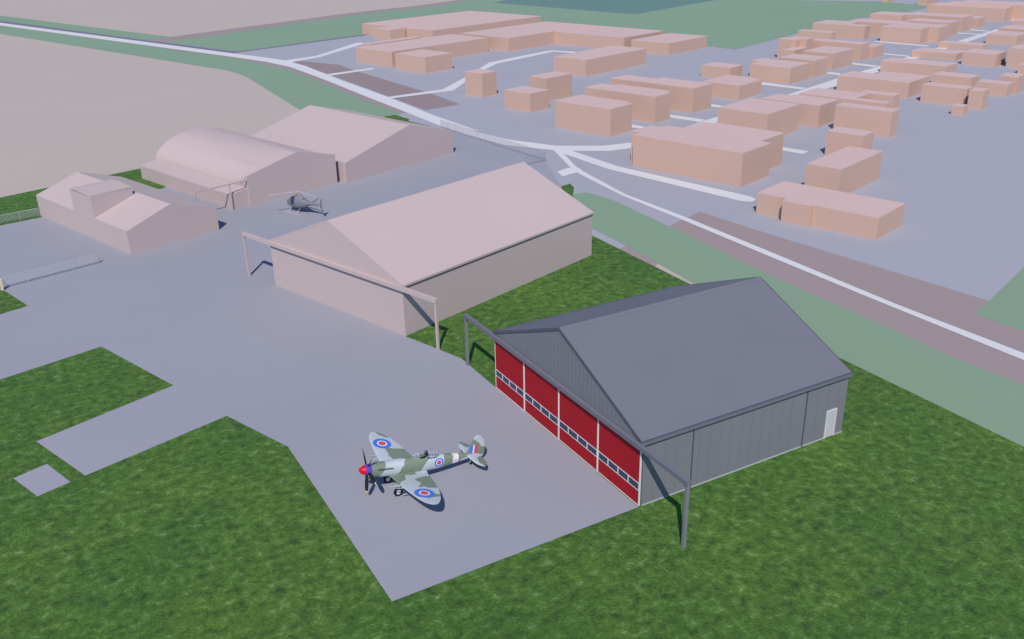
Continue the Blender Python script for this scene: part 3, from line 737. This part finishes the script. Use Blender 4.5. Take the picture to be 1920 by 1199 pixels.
def disc(name, mapf, r, m, parent, r0=0.0, n=40, rings=7):
    bm = bmesh.new(); V = []
    for i in range(rings + 1):
        q = r0 + (r - r0) * i / rings
        V.append([bm.verts.new(mapf(q * math.cos(2 * math.pi * k / n), q * math.sin(2 * math.pi * k / n))) for k in range(n)] if q > 1e-6 else None)
    if V[0] is None:
        c0 = bm.verts.new(mapf(0, 0))
        for k in range(n): bm.faces.new((c0, V[1][k], V[1][(k + 1) % n]))
        V = V[1:]
    for a_, b_ in zip(V, V[1:]):
        for k in range(n):
            j = (k + 1) % n
            bm.faces.new((a_[k], a_[j], b_[j], b_[k]))
    return obj(name, bm, m, parent, smooth=True, recalc=False)
for sgn, pol in ((1, PORT), (-1, STAR)):
    bm = bmesh.new(); vals = []; rings = []
    NS, NC = 54, 34
    for i in range(NS + 1):
        y = .30 + (5.36 - .30) * (1 - (1 - i / NS) ** 1.6)
        l, e = wing_le(y), wing_te(y); ring = []
        for k in range(2 * NC):
            f = k / NC if k <= NC else 2 - k / NC
            f = .5 - .5 * math.cos(math.pi * f)
            x = l + (e - l) * f
            up, dn = wing_top(x, y)
            ring.append(T(x, sgn * y, up if k <= NC else dn))
            vals.append(polys_sd((x, y), pol) if k <= NC else -.6)
        rings.append(ring)
    loft(bm, rings)
    wg = camo_obj('wing', bm, vals, air)
    cx, cy, rr = 3.19, 3.63, .67
    def wm(off):
        return lambda u, v: T(cx + u, sgn * (cy + v), wing_top(cx + u, cy + v)[0] + off)
    rd = disc('roundel', wm(.006), rr, M['rblue'], wg)
    disc('roundel_ring', wm(.010), rr * .56, M['rwhite'], rd)
    disc('roundel_centre', wm(.014), rr * .40, M['rred'], rd)
    for yc, ln, rad in ((1.95, .85, .035), (2.35, .50, .026)):
        bm = bmesh.new(); l = wing_le(yc); z = wing_z(yc) - .0
        tube(bm, T(l + .15, sgn * yc, z), T(l - ln * .55, sgn * yc, z), rad * 1.7, rad * 1.5, 12)
        tube(bm, T(l - ln * .55, sgn * yc, z), T(l - ln, sgn * yc, z), rad, rad * .9, 12)
        obj('cannon', bm, M['skygrey'], wg, smooth=True)
    # main landing gear
    yw = .92; xw, zw_ = 2.65, -1.476
    bm = bmesh.new()
    tube(bm, T(2.90, sgn * .76, -.55), T(xw + .02, sgn * .76, zw_), .05, .045, 12); tube(bm, T(xw, sgn * .74, zw_), T(xw, sgn * .98, zw_), .035, .035, 10)
    leg = obj('landing_gear_leg', bm, M['silver'], air, smooth=True)
    bm = bmesh.new()      # door plate outside the leg
    q0 = [(2.70, -.56), (3.14, -.58), (2.98, -1.16), (2.52, -1.12)]
    loft(bm, [[T(x, sgn * yy_, z) for x, z in q0] for yy_ in (.66, .685)])
    obj('gear_door', bm, M['skygrey'], leg)
    bm = bmesh.new(); prof = [(.17, -.07), (.27, -.085), (.315, -.06), (.325, 0), (.315, .06), (.27, .085), (.17, .07)]
    loft(bm, [[T(xw + r * math.cos(2 * math.pi * k / 28), sgn * (yw + o_), zw_ + r * math.sin(2 * math.pi * k / 28)) for r, o_ in prof] for k in range(29)], close=True, caps=False)
    bmesh.ops.remove_doubles(bm, verts=bm.verts, dist=.0005)
    wh = obj('wheel', bm, M['tyre'], leg, smooth=True)
    bm = bmesh.new()
    for s2 in (-1, 1):
        loft(bm, [[T(xw + r * math.cos(2 * math.pi * k / 20), sgn * yw + s2 * o_, zw_ + r * math.sin(2 * math.pi * k / 20)) for k in range(20)] for r, o_ in ((.176, .0), (.176, .062), (.12, .045), (.05, .075), (.004, .078))])
    obj('hub', bm, M['silver'], wh, smooth=True)
    # exhaust stubs
    bm = bmesh.new()
    for k in range(6):
        x = 1.22 + k * .185; px_, py_, pz_ = fus_pt(x, .38)
        tube(bm, T(x, sgn * (py_ - .03), .12), T(x + .15, sgn * (py_ + .075), .115), .045, .04, 10)
    obj('exhaust_stack', bm, M['black'], fus, smooth=True)
    # tailplane
    bm = bmesh.new(); vals = []; rings = []
    for i in range(25):
        f0 = i / 24; y = .05 + 1.90 * (1 - (1 - f0) ** 1.5)
        q = y / 1.951
        l = 8.05 + .14 * q + .42 * max(0, q - .55) ** 2 / .2025 * .9; e = 9.12 - .10 * q - .42 * max(0, q - .6) ** 2 / .16 * .9
        if e - l < .02: e = l + .02
        ring = []
        for k in range(32):
            f = k / 16 if k <= 16 else 2 - k / 16
            f = .5 - .5 * math.cos(math.pi * f)
            x = l + (e - l) * f; th_ = .10 * (e - l) * 2.2 * (math.sqrt(max(f, 0)) * (1 - f)) * .7
            ring.append(T(x, sgn * y, .20 + (th_ if k <= 16 else -th_)))
            grn = [(8.75, .5), (9.4, .5), (9.4, 2.2), (8.62, 2.2), (8.50, 1.25)] if sgn > 0 else [(8.60, 1.0), (9.4, .9), (9.4, 2.3), (8.3, 2.3), (8.45, 1.6)]
            vals.append(poly_sd((x, y), grn) if k <= 16 else -.5)
        rings.append(ring)
    loft(bm, rings)
    camo_obj('tailplane', bm, vals, air)
    # fuselage roundel
    def fm(off):
        def g(u, v):
            x = 5.79 + u; w_, zt, zb = lerp(FUS, x)
            th = math.asin(max(-1, min(1, (.08 + v * .9 - (zt + zb) / 2) / ((zt - zb) / 2) * .86)))
            px_, py_, pz_ = fus_pt(x, th, off); return T(px_, sgn * py_, pz_)
        return g
    rd = disc('roundel', fm(.006), .41, M['ryellow'], fus)
    disc('roundel_blue', fm(.010), .365, M['rblue'], rd)
    disc('roundel_ring', fm(.014), .235, M['rwhite'], rd)
    disc('roundel_centre', fm(.018), .165, M['rred'], rd)
# fin and rudder
def fin_le(z): return lerp([(0, 7.55), (.30, 7.95), (.45, 8.12), (.8, 8.26), (1.1, 8.36), (1.35, 8.47), (1.55, 8.62), (1.66, 8.78), (1.69, 8.92)], z)[0]
def fin_te(z): return lerp([(-.18, 9.30), (-.05, 9.46), (.3, 9.58), (.6, 9.58), (.9, 9.50), (1.2, 9.38), (1.45, 9.22), (1.6, 9.08), (1.69, 8.93)], z)[0]
bm = bmesh.new(); vals = []; rings = []
GRN = [(7.4, -.05), (8.30, .05), (8.83, .10), (9.35, .14), (9.7, .16), (9.7, .58), (9.04, .90), (8.80, 1.15), (8.5, 1.42), (8.2, 1.5), (7.4, .8)]
for i in range(37):
    z = -.15 + 1.84 * (1 - (1 - i / 36) ** 1.35)
    l, e = fin_le(z) if z > 0 else 8.75 + .0 * z, fin_te(z)
    ring = []
    for k in range(40):
        f = k / 20 if k <= 20 else 2 - k / 20
        f = .5 - .5 * math.cos(math.pi * f)
        x = l + (e - l) * f; hh = .075 * (1 - .55 * max(0, z) / 1.7) * 2.0 * math.sqrt(f) * (1 - f) + .004
        ring.append(T(x, hh if k <= 20 else -hh, z)); vals.append(poly_sd((x, z), GRN))
    rings.append(ring)
loft(bm, rings)
fin = camo_obj('tail_fin', bm, vals, air)
def fin_h(x, z):
    l, e = fin_le(z), fin_te(z); f = (x - l) / (e - l)
    return .075 * (1 - .55 * max(0, z) / 1.7) * 2.0 * math.sqrt(max(f, 0)) * (1 - f) + .004
for sgn in (1, -1):
    for x0, x1, m_ in ((8.33, 8.57, M['rblue']), (8.57, 8.69, M['rwhite']), (8.69, 8.97, M['rred'])):
        bm = bmesh.new(); G_ = []
        for i in range(5):
            z = .24 + .70 * i / 4; r = []
            for k in range(5):
                x = x0 + (x1 - x0) * k / 4; r.append(bm.verts.new(T(x, sgn * (fin_h(x, z) + .008), z)))
            G_.append(r)
        for a_, b_ in zip(G_, G_[1:]):
            for k in range(4): bm.faces.new((a_[k], a_[k + 1], b_[k + 1], b_[k]))
        obj('fin_flash', bm, m_, fin, recalc=False)
# tail wheel
bm = bmesh.new(); tube(bm, T(8.45, 0, -.08), T(8.58, 0, -.51), .03, .026, 8)
tl = obj('tail_wheel_leg', bm, M['silver'], air, smooth=True)
bm = bmesh.new()
loft(bm, [[T(8.6 + r * math.cos(2 * math.pi * k / 20), o_, -.53 + r * math.sin(2 * math.pi * k / 20)) for r, o_ in ((.03, -.04), (.09, -.05), (.125, 0), (.09, .05), (.03, .04))] for k in range(21)], caps=False)
obj('tail_wheel', bm, M['tyre'], tl, smooth=True)
# cockpit opening, windscreen and the bubble hood slid back
bm = bmesh.new(); n = 24; rr = []
for off, hz in ((1.0, .012), (.93, .02)):
    rr.append([T(4.52 + .42 * off * math.cos(2 * math.pi * k / n), .29 * off * math.sin(2 * math.pi * k / n), lerp(FUS, 4.5)[1] - .07 * (math.sin(2 * math.pi * k / n)) ** 2 + hz) for k in range(n)])
loft(bm, rr); obj('cockpit_opening', bm, M['dark'], fus)
bm = bmesh.new()
loft(bm, [[T(x, y, z) for x, y, z in ((4.86 + d_, -.17 * w_, .53 + h_), (4.86 + d_, .17 * w_, .53 + h_), (4.90 + d_, .17 * w_, .53 + h_), (4.90 + d_, -.17 * w_, .53 + h_))] for d_, w_, h_ in ((0, 1, 0), (.05, .9, .2), (.09, .5, .30))])
obj('headrest', bm, M['dark'], fus)
def hood(x, r0):    # half width and height of the bubble
    f = (x - r0[0]) / (r0[1] - r0[0])
    return .33 * math.sqrt(max(.0, 1 - max(0, (f - .18) / .82) ** 2.2)) + .004, .36 * math.sqrt(max(.0, 1 - max(0, (f - .12) / .88) ** 1.8)) + .004
bm = bmesh.new(); rings = []
for i in range(15):
    x = 4.92 + 1.02 * i / 14; w_, h_ = hood(x, (4.92, 5.95)); zb = lerp(FUS, x)[1] - .10
    rings.append([T(x, w_ * math.cos(math.pi * k / 16), zb + (h_ + .07) * math.sin(math.pi * k / 16)) for k in range(17)])
loft(bm, rings, close=False); hd_ = obj('canopy', bm, M['canopy'], air, smooth=True, recalc=False)
bm = bmesh.new()
for k in range(16):
    a_, b_ = rings[0][k], rings[0][k + 1]; tube(bm, a_, b_, .022, n=6)
for i in range(14):
    for e_ in (0, 16): tube(bm, rings[i][e_], rings[i + 1][e_], .020, n=6)
obj('canopy_frame', bm, M['dark'], hd_)
bm = bmesh.new(); wf = []
for x, w_, h_ in ((3.86, .20, .02), (4.14, .27, .27), (4.20, .285, .31)):
    zb = lerp(FUS, x)[1] - .06
    wf.append([T(x + .10 * abs(math.cos(math.pi * k / 8)) , w_ * math.cos(math.pi * k / 8), zb + (h_ + .05) * math.sin(math.pi * k / 8) ** .7) for k in range(9)])
loft(bm, wf, close=False); ws = obj('windscreen', bm, M['canopy'], air, recalc=False)
bm = bmesh.new()
for k in range(8): tube(bm, wf[2][k], wf[2][k + 1], .018, n=6)
for k in (2, 6):
    for i in range(2): tube(bm, wf[i][k], wf[i + 1][k], .014, n=6)
obj('windscreen_frame', bm, M['skygrey'], ws)


# --------------------------------------------------------------- helicopter
# local frame: X towards the nose, Z up, origin on the ground under the rotor mast
hel = thing('helicopter', 'small dark grey helicopter on pale skids parked in front of the barrel roofed hangar', 'helicopter', (1.55, 80.70, 0), R_(112.9))
BODY = [(2.50, .02, 1.20, 1.24), (2.44, .22, 1.02, 1.46), (2.28, .40, .84, 1.68), (2.0, .54, .68, 1.90), (1.6, .63, .58, 2.08), (1.1, .68, .54, 2.24), (.5, .68, .54, 2.36), (0, .65, .58, 2.42),
        (-.5, .56, .72, 2.34), (-.95, .47, .86, 2.14), (-1.35, .37, 1.02, 1.98), (-1.8, .30, 1.20, 1.90)]
def hsec(x, off=0., n=32):
    w_, z0, z1 = lerp([(-a_[0],) + a_[1:] for a_ in BODY], -x)
    zc, hz = (z0 + z1) / 2, (z1 - z0) / 2
    return [(x, (w_ + off) * math.copysign(abs(math.cos(a_)) ** .85, math.cos(a_)), zc + (hz + off) * math.copysign(abs(math.sin(a_)) ** .9, math.sin(a_))) for a_ in [2 * math.pi * k / n for k in range(n)]]
xs = [2.5 - 4.3 * (i / 40) for i in range(41)]
bm = bmesh.new(); loft(bm, [hsec(x) for x in xs]); body = obj('body', bm, M['heli'], hel, smooth=True)
def panel(name, x0, x1, k0, k1, m, off=.012):
    bm = bmesh.new(); rows = []
    for i in range(9):
        x = x0 + (x1 - x0) * i / 8; s_ = hsec(x, off, 64)
        rows.append([s_[k % 64] for k in range(k0, k1 + 1)])
    loft(bm, rows, close=False); return obj(name, bm, m, body, smooth=True, recalc=False)
panel('windscreen', 2.42, 1.35, 3, 29, M['heliglass'])
panel('side_window', 1.15, .45, -2, 11, M['glass'])
panel('side_window', 1.15, .45, 21, 34, M['glass'])
bm = bmesh.new()
loft(bm, [[(x, w_ * math.cos(2 * math.pi * k / 16), zc + w_ * .9 * math.sin(2 * math.pi * k / 16)) for k in range(16)] for x, w_, zc in ((-1.7, .34, 1.56), (-2.4, .25, 1.62), (-3.3, .18, 1.68), (-4.45, .11, 1.74))])
bo = obj('tail_boom', bm, M['heli'], hel, smooth=True)
bm = bmesh.new()
loft(bm, [[(x0, -t_, z), (x0 - .07, t_ * 1, z), (x1, 0.0, z), (x0 - .07, -t_ * 1.0 - .001, z)] for x0, x1, t_, z in ((-3.95, -4.55, .06, 1.75), (-4.22, -4.68, .05, 2.2), (-4.42, -4.78, .03, 2.66))])
obj('fin', bm, M['heli'], bo)
bm = bmesh.new()
loft(bm, [[(x0, -t_, z), (x0 - .07, t_, z), (x1, 0.0, z), (x0 - .07, -t_ - .001, z)] for x0, x1, t_, z in ((-4.02, -4.55, .05, 1.74), (-4.26, -4.72, .045, 1.30), (-4.48, -4.82, .03, .88))])
obj('fin', bm, M['heli'], bo)
bm = bmesh.new()
tube(bm, (-4.42, .05, 1.75), (-4.42, .26, 1.75), .03)
for s_ in (1, -1):
    box(bm, -4.46, -4.38, .22, .245, *( (1.76, 2.40) if s_ > 0 else (1.10, 1.74) ))
obj('tail_rotor', bm, M['blade'], bo)
# engine cowl, mast and three blades
bm = bmesh.new()
loft(bm, [[(x, w_ * math.cos(2 * math.pi * k / 20), zb + h_ * math.sin(2 * math.pi * k / 20)) for k in range(20)] for x, w_, zb, h_ in ((.72, .05, 2.36, .05), (.55, .24, 2.36, .20), (.1, .30, 2.38, .30), (-.4, .28, 2.32, .26), (-.85, .12, 2.18, .12))])
obj('engine_cowl', bm, M['heli'], hel, smooth=True)
bm = bmesh.new(); tube(bm, (-.86, .18, 2.06), (-1.02, .24, 2.10), .075, .085, 12); tube(bm, (-.86, -.18, 2.06), (-1.02, -.24, 2.10), .075, .085, 12)
obj('exhaust', bm, M['dark'], hel)
bm = bmesh.new(); tube(bm, (0, 0, 2.5), (0, 0, 3.06), .055, .05, 12); tube(bm, (0, 0, 2.95), (0, 0, 3.05), .17, .15, 14)
mast = obj('rotor_mast', bm, M['blade'], hel, smooth=False)
for a_ in (171, 48, -73):
    an = R_(a_ - 112.9)
    bm = bmesh.new()
    loft(bm, [[(r, -.06, z), (r, .13 if r > .6 else .04, z), (r, .13 if r > .6 else .04, z + .035), (r, -.06, z + .045)] for r, z in ((.1, 2.985), (.55, 2.99), (.62, 2.99), (2., 2.98), (3.2, 2.945), (4.05, 2.90))])
    bmesh.ops.transform(bm, matrix=Matrix.Rotation(an, 4, 'Z'), verts=bm.verts)
    obj('rotor_blade', bm, M['blade'], mast)
for s_ in (1, -1):
    bm = bmesh.new(); y = 1.0 * s_
    tube(bm, (-1.0, y, .045), (1.95, y, .045), .042, n=10); tube(bm, (1.95, y, .045), (2.30, y, .20), .042, .035, n=10)
    sk_ = obj('skid', bm, M['skid'], hel, smooth=True)
    bm = bmesh.new()
    for x in (1.35, -.35):
        tube(bm, (x, y, .06), (x, y * .80, .42), .036, n=8); tube(bm, (x, y * .80, .42), (x, y * .35, .66), .036, n=8)
    obj('skid_strut', bm, M['skid'], sk_, smooth=True)


# ------------------------------------------------------- light, sky, camera
to_sun = Vector((-2.45, -3.55, 4.61)).normalized()
el = math.asin(to_sun.z); rot = math.atan2(to_sun.x, to_sun.y)
sd = bpy.data.lights.new('sun', 'SUN'); sd.energy = SUN_E; sd.angle = R_(.5); sd.color = SUN_C
so = bpy.data.objects.new('sun', sd); C.objects.link(so)
so.rotation_euler = to_sun.to_track_quat('Z', 'Y').to_euler(); so.location = (-60, -90, 120)
w = bpy.data.worlds.new('World'); S.world = w; w.use_nodes = True
nt = w.node_tree; bg = nt.nodes['Background']
sk = nt.nodes.new('ShaderNodeTexSky'); sk.sky_type = 'NISHITA'; sk.sun_disc = False
sk.sun_elevation = el; sk.sun_rotation = rot
sk.air_density = 1.0; sk.dust_density = .0; sk.ozone_density = 10.0
nt.links.new(sk.outputs['Color'], bg.inputs['Color']); bg.inputs['Strength'].default_value = SKY_E

cd = bpy.data.cameras.new('camera'); co = bpy.data.objects.new('camera', cd); C.objects.link(co)
cd.sensor_fit = 'HORIZONTAL'; cd.sensor_width = 36; cd.lens = 1742.7065 / 1920 * 36
cd.clip_start = .5; cd.clip_end = 9000
Rm = ((0.8718122243944945, -0.4895020543547341, -0.018198466386447485), (0.21115283279643238, 0.34202514819561447, 0.9156600238100437), (-0.44199312958276354, -0.8021262598769989, 0.4015414506839506))
m3 = Matrix(Rm).transposed()
co.matrix_world = Matrix.Translation((-33.2648, -42.8597, 37.8414)) @ m3.to_4x4()
S.camera = co
S.render.engine = 'CYCLES'
S.view_settings.view_transform = 'Standard'; S.view_settings.look = 'None'
S.view_settings.exposure = EXPO; S.view_settings.gamma = 1
